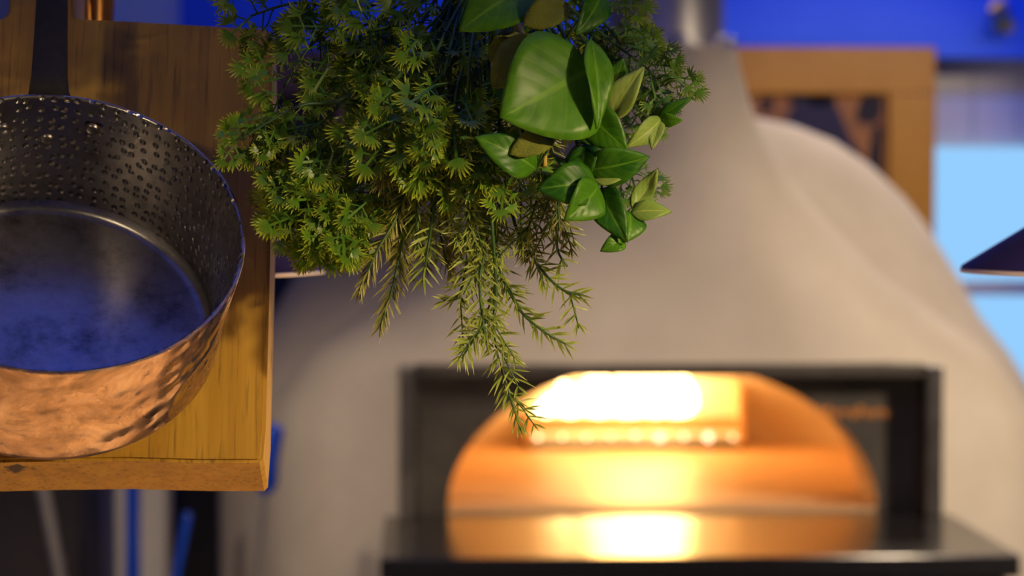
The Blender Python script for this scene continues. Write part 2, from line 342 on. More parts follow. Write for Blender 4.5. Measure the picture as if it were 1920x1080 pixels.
# ------------------------------------------------------------------ pizza oven
OX = 0.513
oven = empty('pizza_oven', (OX, 5.9, 0), 'large cream plaster dome pizza oven with wide black mouth', 'oven')
ZM0, ZM1, HW = 1.054, 1.368, 0.559
# dome
DC = Vector((OX, 6.15, 0))
prof = [(1.02, 0), (1.03, 0.5), (1.03, 1.0), (1.028, 1.12), (1.016, 1.244), (0.965, 1.33), (0.894, 1.42), (0.85, 1.50), (0.80, 1.583), (0.755, 1.655), (0.704, 1.719), (0.62, 1.80), (0.528, 1.861), (0.43, 1.90), (0.344, 1.918), (0.2, 1.935), (0.0, 1.942)]
bm = bmesh.new(); lathe(bm, prof, 128, Matrix.Translation(DC))
kill = [f for f in bm.faces if f.calc_center_median().y < 5.55 and abs(f.calc_center_median().x - OX) < 0.55 and 0.95 < f.calc_center_median().z < 1.40]
bmesh.ops.delete(bm, geom=kill, context='FACES')
link('dome', mesh_from(bm, 'dome', True), oven, M['plaster'])
# hood flaring from the flue down to the mouth
n0 = 4.0
def hood_angles(wd):
    a0 = math.acos((HW / wd) ** (n0 / 2)); fr = [0, 0.25, 0.5, 0.75, 1.0]
    front = [a0 * q for q in fr] + [a0 + (math.pi - 2*a0) * k / 12 for k in range(1, 12)] + [math.pi - a0 * q for q in fr[::-1]]
    return front + [math.pi + a for a in front[1:-1]]
levels = [(0.0, .88, .70, n0), (0.8, .88, .70, n0), (ZM0, .88, .70, n0), (1.16, .87, .70, n0), (1.26, .85, .70, n0), (ZM1, .77, .70, n0), (1.40, .73, .68, 3.8), (1.46, .635, .62, 3.4), (1.55, .50, .52, 3.0), (1.66, .38, .40, 2.6), (1.75, .295, .31, 2.3), (1.82, .240, .25, 2.1), (1.865, .208, .21, 2.0), (1.93, .181, .181, 2.0), (1.99, .160, .16, 2.0), (2.022, .153, .153, 2.0), (2.03, .145, .145, 2.0)]
FY = 4.975
bm = bmesh.new(); rings = []
for z, wd, dp, nn in levels:
    ring = []; angs = hood_angles(max(wd, .77))
    for a in angs:
        c, s = math.cos(a), math.sin(a)
        ring.append(bm.verts.new((OX + wd * math.copysign(abs(c) ** (2/nn), c), FY + dp - dp * math.copysign(abs(s) ** (2/nn), s), z)))
    rings.append(ring)
for i in range(len(rings) - 1):
    for k in range(len(angs)):
        k2 = (k + 1) % len(angs)
        f = (rings[i][k], rings[i][k2], rings[i+1][k2], rings[i+1][k])
        cx = sum(v.co.x for v in f) / 4 - OX; cy = sum(v.co.y for v in f) / 4
        if 2 <= i < 5 and abs(cx) < HW and cy < 5.5: continue
        bm.faces.new(f)
bm.faces.new(rings[-1])
link('hood', mesh_from(bm, 'hood', True, 50), oven, M['plaster'])
# mouth frame: four black steel profiles
fm = empty('mouth_frame', (OX, 4.97, ZM0), None, None); del_keys = [fm.pop(k, None) for k in ('label', 'category')]
fm.parent = oven; fm.matrix_parent_inverse = parent_world(oven).inverted()
fw = 0.034
for s in (-1, 1):
    box_obj('frame_post', OX + s*(HW + 0.004) - (fw if s > 0 else 0), OX + s*(HW + 0.004) + (0 if s > 0 else fw), 4.955, 5.07, ZM0, ZM1, M['steelframe'], fm, 0.004)
box_obj('frame_head', OX - HW + fw, OX + HW - fw, 4.958, 5.07, ZM1 - 0.022, ZM1 + 0.004, M['blacksteel'], fm, 0.003)
# mouth plate with elliptical arch, and tunnel
AW, AH, AX = 0.452, 0.300, at(1243, 955, 5.05).x
zf = ZM0 + 0.012
bm = bmesh.new(); arch = [(AX + AW * math.cos(math.pi * k / 48), zf + AH * math.sin(math.pi * k / 48)) for k in range(49)]
PL = (OX - HW - 0.01, OX + HW + 0.01, ZM0 - 0.02, ZM1 + 0.01)
outer = []
for x, z in arch:   # push each arch point radially to the plate border
    dx, dz = x - AX, max(z - zf, 1e-5); t = 9e9
    if dx > 1e-6: t = min(t, (PL[1] - AX) / dx)
    if dx < -1e-6: t = min(t, (PL[0] - AX) / dx)
    t = min(t, (PL[3] - zf) / dz); outer.append((AX + dx * t, zf + dz * t))
for Yp in (5.05, 5.065):
    va = [bm.verts.new((x, Yp, z)) for x, z in arch]; vo = [bm.verts.new((x, Yp, z)) for x, z in outer]
    for k in range(48): bm.faces.new((va[k], va[k+1], vo[k+1], vo[k]))
plate = link('mouth_plate', mesh_from(bm, 'mouth_plate', False), oven, M['blacksteel'])
bm = bmesh.new(); rr = [[bm.verts.new((AX + (x - AX) * g, y, zf + (z - zf) * g)) for x, z in arch] for y, g in ((5.048, 1.0), (5.20, 1.0), (5.40, 1.04))]
for a, b in zip(rr, rr[1:]):
    for k in range(48): bm.faces.new((a[k], a[k+1], b[k+1], b[k]))
link('arch_tunnel', mesh_from(bm, 'arch_tunnel', True), oven, M['brick'])
for sx0, sx1 in ((PL[0], AX - AW), (AX + AW, PL[1])): box_obj('sill_plate', sx0, sx1, 5.05, 5.065, ZM0 - 0.01, zf + 0.001, M['blacksteel'], plate)
# chamber and hearth
CC = Vector((OX, 5.90, zf)); bm = bmesh.new(); nu, nv = 64, 16; g = []
for j in range(nv + 1):
    t = math.pi / 2 * j / nv
    g.append([bm.verts.new((CC.x + .78*math.cos(t)*math.cos(2*math.pi*k/nu), CC.y + .76*math.cos(t)*math.sin(2*math.pi*k/nu), CC.z + .46*math.sin(t))) for k in range(nu)])
for j in range(nv):
    for k in range(nu):
        f = (g[j][k], g[j][(k+1) % nu], g[j+1][(k+1) % nu], g[j+1][k])
        if sum(v.co.y for v in f) / 4 > 5.36: bm.faces.new(f)
bmesh.ops.remove_doubles(bm, verts=bm.verts, dist=1e-5)
link('chamber', mesh_from(bm, 'chamber', True), oven, M['brick'])
bm = bmesh.new(); lathe(bm, [(0, 0.0), (0.80, 0.0), (0.80, -0.05), (0, -0.05)], 64, Matrix.Translation((CC.x, CC.y, zf)))
link('hearth', mesh_from(bm, 'hearth', True, 40), oven, M['hearth'])
box_obj('threshold', AX - AW - 0.004, AX + AW + 0.004, 5.052, 5.36, ZM0 - 0.012, zf - 0.003, M['hearth'], oven, 0.001)
# granite ledge
box_obj('ledge', at(712, 1050, 4.4).x, at(1915, 1050, 4.4).x, 4.40, 5.13, 1.012, ZM0, M['granite'], oven, 0.006)
box_obj('ledge_support', at(712, 1050, 4.4).x + 0.02, at(1915, 1050, 4.4).x - 0.02, 4.43, 4.99, 0.0, 1.012, M['blacksteel'], oven, 0.004)
# flue with collar bolts
fc = (OX, FY + 0.153)
bm = bmesh.new(); lathe(bm, [(0.150, 2.025), (0.150, 2.034), (0.128, 2.036), (0.126, 2.05), (0.126, 3.2), (0.0, 3.2)], 48, Matrix.Translation((fc[0], fc[1], 0)))
flue = link('flue', mesh_from(bm, 'flue', True, 40), oven, M['fluesteel'])
bme = None
for k in range(10):
    a = R(-90 + 8 + 36 * k)
    if bme is None:
        bm = bmesh.new(); lathe(bm, [(0, 0.022), (0.007, 0.0205), (0.012, 0.016), (0.0145, 0.008), (0.015, 0), (0, 0)], 20); bme = mesh_from(bm, 'bolt', True, 60); bme.materials.append(M['chrome'])
    o = link('bolt', bme, flue); o.location = (fc[0] + 0.139*math.cos(a), fc[1] + 0.139*math.sin(a), 2.034)
# lettering on the plate
cu = bpy.data.curves.new('lettering', 'FONT'); cu.body = 'MarraForni'; cu.size = 0.034; cu.extrude = 0.002; cu.align_x = 'LEFT'
to = bpy.data.objects.new('lettering_text', cu); COL.objects.link(to)
bpy.context.view_layer.update()
lm = bpy.data.meshes.new_from_object(to.evaluated_get(bpy.context.evaluated_depsgraph_get())); bpy.data.objects.remove(to)
xs = [v.co.x for v in lm.vertices]; p0 = at(1537, 783, 5.046); p1 = at(1667, 783, 5.046); k = (p1.x - p0.x) / (max(xs) - min(xs))
for v in lm.vertices: v.co = Vector((p0.x + (v.co.x - min(xs)) * k, 5.047 - v.co.z, p0.z + v.co.y * k * 1.05))
lm.materials.clear(); link('lettering', lm, plate, M['letter'])
for px, py in ((1720, 697), (795, 697)):
    bm = bmesh.new(); q = at(px, py, 5.04); lathe(bm, [(0, 0.006), (0.008, 0.004), (0.009, 0), (0, 0)], 14, Matrix.Translation((q.x, 5.049, q.z)) @ Matrix.Rotation(R(90), 4, 'X')); link('screw', mesh_from(bm, 'screw', True, 50), plate, M['letter'])
# fire
fire = empty('gas_fire', (0.55, 6.30, zf), 'bright yellow flames over a burner with glowing beads inside the oven', 'fire')
bl = at(985, 0, 6.3).x; br = at(1392, 0, 6.3).x
box_obj('burner_tray', bl, br, 6.22, 6.46, zf, zf + 0.018, M['blacksteel'], fire, 0.004)
box_obj('burner_guard', bl, br, 6.23, 6.245, zf + 0.05, zf + 0.085, M['brick'], fire, 0.004)
box_obj('burner_end', br - 0.02, br, 6.22, 6.46, zf, zf + 0.17, M['brick'], fire, 0.006)
box_obj('burner_end', bl, bl + 0.015, 6.22, 6.46, zf, zf + 0.09, M['brick'], fire, 0.006)
eme = None  # beads given their own glow for the bright spots along the burner
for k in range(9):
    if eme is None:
        bm = bmesh.new(); bmesh.ops.create_icosphere(bm, subdivisions=2, radius=0.009); eme = mesh_from(bm, 'glow_bead', True); eme.materials.append(M['glow_bead'])
    o = link('glow_bead', eme); o.parent = fire; o.location = (bl + 0.03 + k * (br - bl - 0.06) / 8.0 - fire.location.x, 6.24 - fire.location.y, 0.034 + random.uniform(-.003, .003))
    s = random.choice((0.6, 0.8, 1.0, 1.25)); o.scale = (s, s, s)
fl = [(1025, .06, .04), (1070, .10, .055), (1125, .14, .07), (1180, .19, .07), (1232, .215, .075), (1270, .18, .06)]
for px, h, wd in fl:
    x = at(px, 0, 6.33).x; bm = bmesh.new()
    pr = [(0.0, 0.0), (wd*.6, 0.01), (wd*.85, h*.18), (wd*.8, h*.4), (wd*.55, h*.65), (wd*.25, h*.87), (0.0, h)]
    lathe(bm, pr, 16)
    for v in bm.verts:
        v.co.x += 0.02*math.sin(v.co.z*30 + px) * v.co.z / h; v.co.y *= 0.6
    bmesh.ops.translate(bm, vec=(x, 6.34 + random.uniform(-.03, .03), zf + 0.075), verts=bm.verts)
    link('flame', mesh_from(bm, 'flame', True), fire, M['flame'])
pl = bpy.data.lights.new('fire_glow', 'POINT'); po = bpy.data.objects.new('fire_glow', pl); COL.objects.link(po)
pl.energy = 11; pl.color = (1.0, 0.48, 0.12); pl.shadow_soft_size = 0.12; po.location = (0.55, 6.10, zf + 0.26)

# ------------------------------------------------------------------ background kitchen things left of the oven
def cabinet(x0, x1, y0, y1, z1, label, m):
    r = empty('tall_cabinet', ((x0+x1)/2, (y0+y1)/2, 0), label, 'cabinet')
    box_obj('body', x0, x1, y0, y1, 0.08, z1, m, r, 0.006); box_obj('plinth', x0 + 0.02, x1 - 0.02, y0 + 0.04, y1, 0, 0.08, M['darkcab'], r)
    d = box_obj('door', x0 + 0.006, x1 - 0.006, y0 - 0.02, y0 - 0.001, 0.10, z1 - 0.01, m, r, 0.004)
    tube_obj('handle', [(x1 - 0.05, y0 - 0.02, 0.55), (x1 - 0.05, y0 - 0.045, 0.56), (x1 - 0.05, y0 - 0.045, 0.74), (x1 - 0.05, y0 - 0.02, 0.75)], 0.005, M['steel'], d)
cabinet(at(-40, 0, 6.5).x, at(150, 0, 6.5).x, 6.5, 6.88, 1.50, 'dark grey tall cabinet left of the steel post', M['greycab'])
cabinet(at(312, 0, 7.08).x, at(565, 0, 7.08).x, 7.08, 7.38, 1.52, 'black tall cabinet between the steel post and the oven', M['darkcab'])
xa, xb = at(208, 0, 5.6).x, at(308, 0, 5.6).x
post = empty('steel_post', ((xa+xb)/2, 5.66, 0), 'brushed steel square post behind the blue-handled oven tool', 'post')
box_obj('shaft', xa, xb, 5.6, 5.72, 0, 1.40, M['white'], post, 0.02); box_obj('foot_plate', xa - 0.03, xb + 0.03, 5.57, 5.75, 0, 0.012, M['steel'], post, 0.002)
box_obj('cap', xa - 0.006, xb + 0.006, 5.594, 5.726, 1.40, 1.42, M['steel'], post, 0.004)
def peel(top, low, grip_to, Y0, Y1, label, rad, gr, head=0.11, z_end=0.25):
    a = at(top[0], top[1], Y0); b = at(low[0], low[1], Y1); d = (b - a).normalized(); L = (a.z - z_end) / -d.z; end = a + d * L
    r = empty('oven_peel', (end.x, end.y, end.z - head), label, 'peel', None)
    if grip_to:
        gl = (at(grip_to[0], grip_to[1], Y0) - a).length
        bm = bmesh.new(); tube(bm, [a - d*0.006, a, a + d*0.01, a + d*gl*0.5, a + d*(gl-.02), a + d*gl], [gr*.5, gr*.9, gr, gr*.85, gr, gr*.7], 14); link('grip', mesh_from(bm, 'grip', True, 50), r, M['bluegrip'])
    tube_obj('shaft', [a + d*0.02, end], rad, M['alu'], r)
    bm = bmesh.new(); bmesh.ops.create_circle(bm, cap_ends=True, radius=head, segments=32); e = bmesh.ops.extrude_face_region(bm, geom=bm.faces[:]); bmesh.ops.translate(bm, vec=(0, 0, 0.003), verts=[v for v in e['geom'] if isinstance(v, bmesh.types.BMVert)])
    bmesh.ops.transform(bm, matrix=Matrix.Translation(end + d*(head-.01)) @ d.to_track_quat('X', 'Z').to_matrix().to_4x4() @ Matrix.Rotation(R(90), 4, 'X'), verts=bm.verts)
    link('blade', mesh_from(bm, 'blade'), r, M['alu'])
peel((512, 800), (478, 1080), (493, 922), 4.75, 4.75, 'oven peel with blue grip and thin shaft leaning beside the plaster oven', 0.006, 0.023)
peel((249, 700), (249, 1080), (249, 1300), 5.2, 5.2, 'oven peel with long blue grip standing before the pale steel post', 0.010, 0.0185)
peel((352, 965), (330, 1080), (318, 1150), 5.3, 5.3, 'oven peel with low blue grip against the black cabinet', 0.008, 0.010)
peel((70, 860), (112, 1080), None, 4.8, 4.8, 'plain aluminium oven peel shaft leaning across the dark grey cabinet', 0.0125, 0.015)

# ------------------------------------------------------------------ unseen counter added to bounce warm light up to the hanging things
ct = empty('bounce_counter', (0.2, 1.3, 0), 'added unseen pale wood topped counter bouncing light up to the pan and herbs', 'counter')
box_obj('worktop', -1.6, 2.0, 0.75, 1.95, 0.96, 1.0, M['counter'], ct, 0.006); box_obj('base', -1.55, 1.95, 0.85, 1.9, 0, 0.96, M['white'], ct)

# ------------------------------------------------------------------ pendant lamps
def pendant(c, Y, label, energy=9.0):
    r = empty('pendant_lamp', (c.x, c.y, c.z), label, 'lamp', 'conical pendant lamps over the counter')
    RR = 425 * Y / F; sl = 0.64; T = Matrix.Translation(c); top = RR * sl * 0.93
    bm = bmesh.new(); lathe(bm, [(RR*.07, top), (RR - 0.0005, 0.0032), (RR, 0.0015)], 72, T); sh = link('shade', mesh_from(bm, 'shade', True, 50), r, M['purple'])
    bm = bmesh.new(); lathe(bm, [(RR, 0.0015), (RR + 0.0006, 0.0), (RR, -0.0014), (RR - 0.004, -0.0014), (RR - 0.005, 0.001), (RR*.07, top - 0.004)], 72, T); link('lining', mesh_from(bm, 'lining', True, 60), sh, M['shadein'])
    k = Y / F
    bm = bmesh.new(); lathe(bm, [(0.0, top + 340*k), (0.010, top + 339*k), (42*k, top + 330*k), (27*k, top + 4*k), (30*k, top - 4*k), (0.0, top - 4*k)], 32, T); link('lamp_holder', mesh_from(bm, 'lamp_holder', True, 40), r, M['copperplain'])
    tube_obj('cord', [c + Vector((0, 0, top + 338*k)), Vector((c.x, c.y, 3.2))], 0.003, M['iron'], r)
    bm = bmesh.new(); lathe(bm, [(0.0, 0.0), (0.012, 0.003), (0.019, 0.018), (0.017, 0.032), (0.010, 0.045), (0.0, 0.047)], 20, Matrix.Translation(c + Vector((0, 0, 0.028)))); link('bulb', mesh_from(bm, 'bulb', True), r, BULB)
    l = bpy.data.lights.new('pendant_light', 'POINT'); o = bpy.data.objects.new('pendant_light', l); COL.objects.link(o)
    l.energy = energy; l.color = (1.0, 0.72, 0.42); l.shadow_soft_size = 0.02; o.location = c + Vector((0, 0, 0.016))
BULB = emit('bulb_glow', (1.0, 0.7, 0.4), 6.0)
pendant(at(180, 510, 1.60), 1.60, 'dark conical pendant lamp behind the wooden board, pale rim showing')
pendant(at(2228, 508, 1.60), 1.60, 'dark conical pendant lamp at the right edge before the blue window')
pendant(Vector((0.52, 0.80, 1.835)), 1.60, 'added unseen conical pendant lamp lighting the herbs and pan from front right', 25)  # added out of view to light the herbs and pan
pendant(Vector((-0.50, 0.50, 1.92)), 1.60, 'added unseen conical pendant lamp lighting the pan and board from front left', 3.5)  # added out of view for highlights on the inner pan wall

# ------------------------------------------------------------------ hanging rail
RY, RZ = 1.43, 1.985
rail = empty('hanging_rail', (0, RY, RZ), 'steel rail above the counter carrying the board, pan and herbs', 'rail')
tube_obj('rod', [(-1.2, RY, RZ), (1.4, RY, RZ)], 0.007, M['steel'], rail, 14)
for x in (-1.0, 1.2): tube_obj('hanger', [(x, RY, RZ), (x, RY, 3.2)], 0.006, M['steel'], rail)
def s_hook(x, y_low, z_low, label):
    pts = []
    for k in range(9): a = R(-30 + 210 * k / 8); pts.append((x, RY + 0.0105*math.cos(a), RZ + 0.0105*math.sin(a)))
    pts.append((x, RY - 0.008 + (y_low - RY) * 0.5, (RZ + z_low) / 2))
    for k in range(7): a = R(180 + 200 * k / 6); pts.append((x, y_low + 0.009 + 0.009*math.cos(a), z_low + 0.009*math.sin(a)))
    o = tube_obj('s_hook', pts, 0.0018, M['steel'], None, 8); tag(o, label, 'hook')

# ------------------------------------------------------------------ wooden board
BA = R(22); BZ = 1.70; BD = 1.385
bo = Vector((at(78, 384, BD).x, BD, BZ))
BM = Matrix.Translation(bo) @ Matrix.Rotation(-BA, 4, 'X')      # local x right, z up the board, y into it
def on_board(px, py):       # pixel -> local (x, z) on the front face
    d = CM @ Vector(((px - 960) / F, (540 - py) / F, -1.0)); nrm = BM.to_3x3() @ Vector((0, -1, 0))
    t = (bo - CAM).dot(nrm) / d.dot(nrm); q = BM.inverted() @ (CAM + d * t); return q.x, q.z
outl = [(139, -40), (139, 22), (141, 30), (148, 34), (240, 38), (380, 46), (496, 53), (510, 62), (512, 200), (506, 500), (498, 800), (493, 858), (486, 866), (380, 866), (230, 862), (80, 864), (-80, 868), (-330, 866)]
loc = [on_board(*q) for q in outl]
neck_top = 0.262
xr = loc[0][0]; cxn = on_board(77, 20)[0]
right = [(cxn + 0.012, neck_top), (xr - 0.004, neck_top - 0.008), (xr, neck_top - 0.02)] + loc
pts = right[:]
low = loc[-1]; lft = 2*cxn - loc[8][0]
pts += [(lft + 0.002, low[1] + 0.004), (lft - 0.001, loc[7][1] - 0.01), (lft + 0.003, loc[6][1]), (2*cxn - loc[3][0], loc[3][1]), (2*cxn - loc[1][0], loc[1][1]), (2*cxn - xr, neck_top - 0.02), (2*cxn - xr + .004, neck_top - .008), (cxn - 0.012, neck_top)]
TH = 0.046
M['wood'].node_tree.nodes['knot_place'].inputs[1].default_value = (on_board(24, 866)[0], 0.012, on_board(24, 866)[1])
bm = bmesh.new()
f = bm.faces.new([bm.verts.new((x, 0, z)) for x, z in pts])
e = bmesh.ops.extrude_face_region(bm, geom=[f]); bmesh.ops.translate(bm, vec=(0, TH, 0), verts=[v for v in e['geom'] if isinstance(v, bmesh.types.BMVert)])
bmesh.ops.recalc_face_normals(bm, faces=bm.faces)
ed = [x for x in bm.edges if all(abs(v.co.y) < 1e-6 for v in x.verts)]
bmesh.ops.bevel(bm, geom=ed, offset=0.0018, segments=2, affect='EDGES')
for v in bm.verts:          # the lower end is cut a little askew, deeper at the back
    if v.co.z < low[1] + 0.003 and v.co.y > TH * 0.5: v.co.z -= 0.004
bt = mesh_from(bm, 'board')
board = bpy.data.objects.new('wooden_board', None); COL.objects.link(board); board.matrix_world = BM; board.empty_display_size = .02
board.location = bo; board.rotation_euler = (-BA, 0, 0)
tag(board, 'thick amber wooden board with a neck, hanging behind the copper pan', 'board')
pb = bpy.data.objects.new('plank', bt); COL.objects.link(pb); bt.materials.append(M['wood']); pb.parent = board
bm = bmesh.new(); tube(bm, [(cxn, -0.003, neck_top - 0.03), (cxn, TH + 0.003, neck_top - 0.03)], 0.008, 20); e2 = bpy.data.objects.new('eyelet', mesh_from(bm, 'eyelet', True, 40)); COL.objects.link(e2); e2.data.materials.append(M['steel']); e2.parent = board
ntop = BM @ Vector((cxn, TH * 0.5, neck_top))
s_hook(ntop.x, ntop.y - 0.02, ntop.z - 0.005, 'steel hook holding the wooden board on the rail')

# ------------------------------------------------------------------ copper pan
PC = at(100, 426, 1.25)
v_ = (CAM - PC).normalized(); side = v_.cross(Vector((0, 0, 1))).normalized() * -1; up = side.cross(v_).normalized() * 1
if up.z < 0: up = -up
side = up.cross(v_).normalized()
roll = R(4.7); up2 = up * math.cos(roll) + side * math.sin(roll); TI = R(43.4)
ax = (v_ * math.cos(TI) + up2 * math.sin(TI)).normalized(); uu = (up2 * math.cos(TI) - v_ * math.sin(TI)).normalized(); ss = uu.cross(ax).normalized()
PF = Matrix((( ss.x, uu.x, ax.x, PC.x), (ss.y, uu.y, ax.y, PC.y), (ss.z, uu.z, ax.z, PC.z), (0, 0, 0, 1)))
pan = bpy.data.objects.new('copper_saucepan', None); COL.objects.link(pan); pan.matrix_world = PF; pan.location = PC; pan.rotation_euler = PF.to_euler(); pan.empty_display_size = .02
tag(pan, 'hammered copper saucepan with tin lining and black iron handle hanging before the board', 'saucepan')
PR, PH = 0.0985, 0.081
def padd(name, me, m, par=pan):
    o = bpy.data.objects.new(name, me); COL.objects.link(o); o.parent = par
    if not me.materials: me.materials.append(m)
    return o
bm = bmesh.new(); lathe(bm, [(PR - 0.0012, 0.0004), (PR, 0.0), (PR + 0.0002, -0.0012), (PR - 0.002, -0.02), (PR - 0.0045, -0.045), (0.0925, PH*-1 + 0.008), (0.0900, -PH + 0.0025), (0.086, -PH), (0.0, -PH)], 128, None, 0.6); padd('copper_body', mesh_from(bm, 'copper_body', True, 60), M['copper'])
bm = bmesh.new(); lathe(bm, [(PR - 0.0012, 0.0004), (PR - 0.0022, 0.0), (PR - 0.0027, -0.0015), (PR - 0.0045, -0.02), (PR - 0.0068, -0.045), (0.0895, -PH + 0.0085)], 128, None, 0.6); padd('tin_wall', mesh_from(bm, 'tin_wall', True, 60), M['tin'])
bm = bmesh.new(); lathe(bm, [(0.0895, -PH + 0.0085), (0.0885, -PH + 0.0050), (0.0862, -PH + 0.0030), (0.083, -PH + 0.0022), (0.06, -PH + 0.0020), (0.0, -PH + 0.0019)], 128, None, 0.6); padd('tin_floor', mesh_from(bm, 'tin_floor', True), M['tinfloor'])
# rivets on the inside of the rear wall
PFI = PF.inverted(); rme = None
for px in (5, 172, 88):
    py = 243 if px != 88 else 262
    d = CM @ Vector(((px - 960) / F, (540 - py) / F, -1.0)); dl = PFI.to_3x3() @ d; o0 = PFI @ CAM
    r_ = PR - 0.0055; A = dl.x**2 + dl.y**2; B = 2*(o0.x*dl.x + o0.y*dl.y); Cc = o0.x**2 + o0.y**2 - r_**2; t = (-B + math.sqrt(B*B - 4*A*Cc)) / (2*A); q = o0 + dl * t
    nn = Vector((-q.x, -q.y, 0)).normalized()
    if rme is None:
        bm = bmesh.new(); lathe(bm, [(0, 0.0016), (0.0022, 0.0014), (0.0036, 0.0007), (0.0040, -0.001), (0, -0.001)], 18); rme = mesh_from(bm, 'rivet', True, 60); rme.materials.append(M['tin'])
    o = padd('rivet', rme, None); o.location = q; o.rotation_euler = nn.to_track_quat('Z', 'Y').to_euler()
# handle: flat iron strap rising parallel to the board
hd = Vector((0, math.sin(BA), math.cos(BA)))
hb = PC + uu * (PR + 0.004) + ax * -0.004
hx0 = at(92, 177, hb.y).x
kk = hb.y / F
st = [(-0.030, 46), (-0.012, 47), (-0.004, 44), (0.003, 37.5), (0.012, 34), (0.030, 32), (0.060, 29.5), (0.10, 28), (0.15, 29), (0.185, 30), (0.20, 24), (0.206, 12)]
bm = bmesh.new(); cols = []
for s_, hw in st:
    if s_ < 0: c = hb + uu * s_ * 0.1 + ax * s_ * 1.0
    else: c = hb + hd * s_
    c.x = hx0 - 0.0005 + s_ * -0.02; nrm = (Vector((0, -math.cos(BA), math.sin(BA))))
    cols.append([bm.verts.new(c + Vector((sx * hw * kk, 0, 0)) + nrm * sy) for sx, sy in ((-1, -.0022), (-.9, .0022), (-.3, .003), (.3, .003), (.9, .0022), (1, -.0022))])
for a, b in zip(cols, cols[1:]):
    for k in range(6): bm.faces.new((a[k], a[(k+1) % 6], b[(k+1) % 6], b[k]))
bm.faces.new(cols[0]); bm.faces.new(cols[-1])
bmesh.ops.transform(bm, matrix=PFI, verts=bm.verts); padd('handle', mesh_from(bm, 'handle', True, 40), M['iron'])
he = hb + hd * 0.19; s_hook(hx0 - 0.004, he.y - 0.006, he.z, 'steel hook holding the black pan handle on the rail')

# ------------------------------------------------------------------ herbs
HY = 1.31
def P(px, py, dy=0.0): return at(px, py, HY + dy)
MM = HY / F
TIE = P(890, -110, 0.06)
def smooth_path(pts, n):
    out = []; m = len(pts) - 1
    for i in range(n + 1):
        t = m * i / n; k = min(int(t), m - 1); f_ = t - k
        p0, p1, p2, p3 = pts[max(k-1, 0)], pts[k], pts[k+1], pts[min(k+2, m)]
        out.append(0.5 * ((2*p1) + (p2 - p0)*f_ + (2*p0 - 5*p1 + 4*p2 - p3)*f_*f_ + (3*p1 - p0 - 3*p2 + p3)*f_**3))
    return out
def path3(px): return [P(*q) for q in px]
def attr_mesh(bm, name, tips):
    me = bpy.data.meshes.new(name); bm.verts.index_update(); bm.to_mesh(me); bm.free()
    a = me.attributes.new('tip', 'FLOAT', 'POINT')
    for i, t in enumerate(tips): a.data[i].value = t
    for p in me.polygons: p.use_smooth = True
    return me
rng = random.Random(11)
def parsley_leaf(seed, m, name='leaflet'):
    r = random.Random(seed); bm = bmesh.new(); tips = []
    def V(co, t): tips.append(t); return bm.verts.new(co)
    def strip(a, b, wa, wb):
        d = (b - a); s = Vector((-d.y, d.x, 0)).normalized()
        q = [V(a - s*wa, 0), V(a + s*wa, 0), V(b + s*wb, .1), V(b - s*wb, .1)]; bm.faces.new(q)
    def fan(c, ang, rad, k, tilt):
        spread = R(r.uniform(125, 165)); rot = Euler((r.uniform(-1, 1)*tilt, r.uniform(-1, 1)*tilt, 0)).to_matrix()
        def T(l, a, z): 
            v = rot @ Vector((math.cos(a)*l, math.sin(a)*l, z)); return c + v
        prev = None; cen = V(c, 0.0)
        for i in range(k):
            a = ang - spread/2 + spread*(i + .5)/k; da = spread/k/2
            L = rad * (0.72 + 0.28*math.cos((a - ang)*1.1)) * r.uniform(.88, 1.1); zz = r.uniform(-.05, .09) + 0.04*((i % 2)*2-1); pr = rad*.42
            bl_ = V(T(pr, a - da, 0.02), .12) if prev is None else prev; br_ = V(T(pr, a + da, 0.02), .12)
            bm.faces.new((cen, bl_, br_))
            ml = V(T(L*.76, a - da*.6, zz*.6), .5); mr = V(T(L*.76, a + da*.6, zz*.6), .5); mc = V(T(L*.72, a, zz*.6 - .025), .35); tp_ = V(T(L, a, zz*1.3), 1.0)
            bm.faces.new((bl_, ml, mc)); bm.faces.new((bl_, mc, br_)); bm.faces.new((br_, mc, mr)); bm.faces.new((ml, tp_, mc)); bm.faces.new((mc, tp_, mr)); prev = br_
    O = Vector((0, 0, 0)); top = Vector((r.uniform(-.05, .05), .62, r.uniform(-.05, .1)))
    strip(O, top, .022, .03)
    fan(top, R(90 + r.uniform(-10, 10)), .42, 11, .5)
    for y, rad, l in ((.40, .34, .17), (.16, .28, .22)):
        for s in (-1, 1):
            if y < .2 and r.random() < .25: continue
            a = Vector((0, y, 0)); b = a + Vector((s*l*r.uniform(.8, 1.2), l*.45, r.uniform(-.12, .14)))
            strip(a, b, .015, .02); fan(b, R(90 - s*r.uniform(35, 65)), rad*r.uniform(.85, 1.15), 9, .85)
    me = attr_mesh(bm, name, tips); me.materials.append(m); return me
PL_ = [parsley_leaf(100 + i, M['parsley']) for i in range(9)]
PP_ = [parsley_leaf(200 + i, M['palepars']) for i in range(5)]
def orient(g, nrm):
    y = g.normalized(); z = (nrm - y * nrm.dot(y)).normalized(); x = y.cross(z)
    return Matrix((x, y, z)).transposed().to_4x4()
TOCAM = (CAM - P(800, 250)).normalized()
def stem_mesh(path, r0, r1, extra=()):
    bm = bmesh.new(); n = len(path); tube(bm, path, [r0 + (r1 - r0) * i / (n-1) for i in range(n)], 6)
    for a, b, r_ in extra: tube(bm, [a, (a + b)/2 + Vector((0, 0, .001)), b], [r_, r_*.9, r_*.7], 5)
    return mesh_from(bm, 'stem', True)
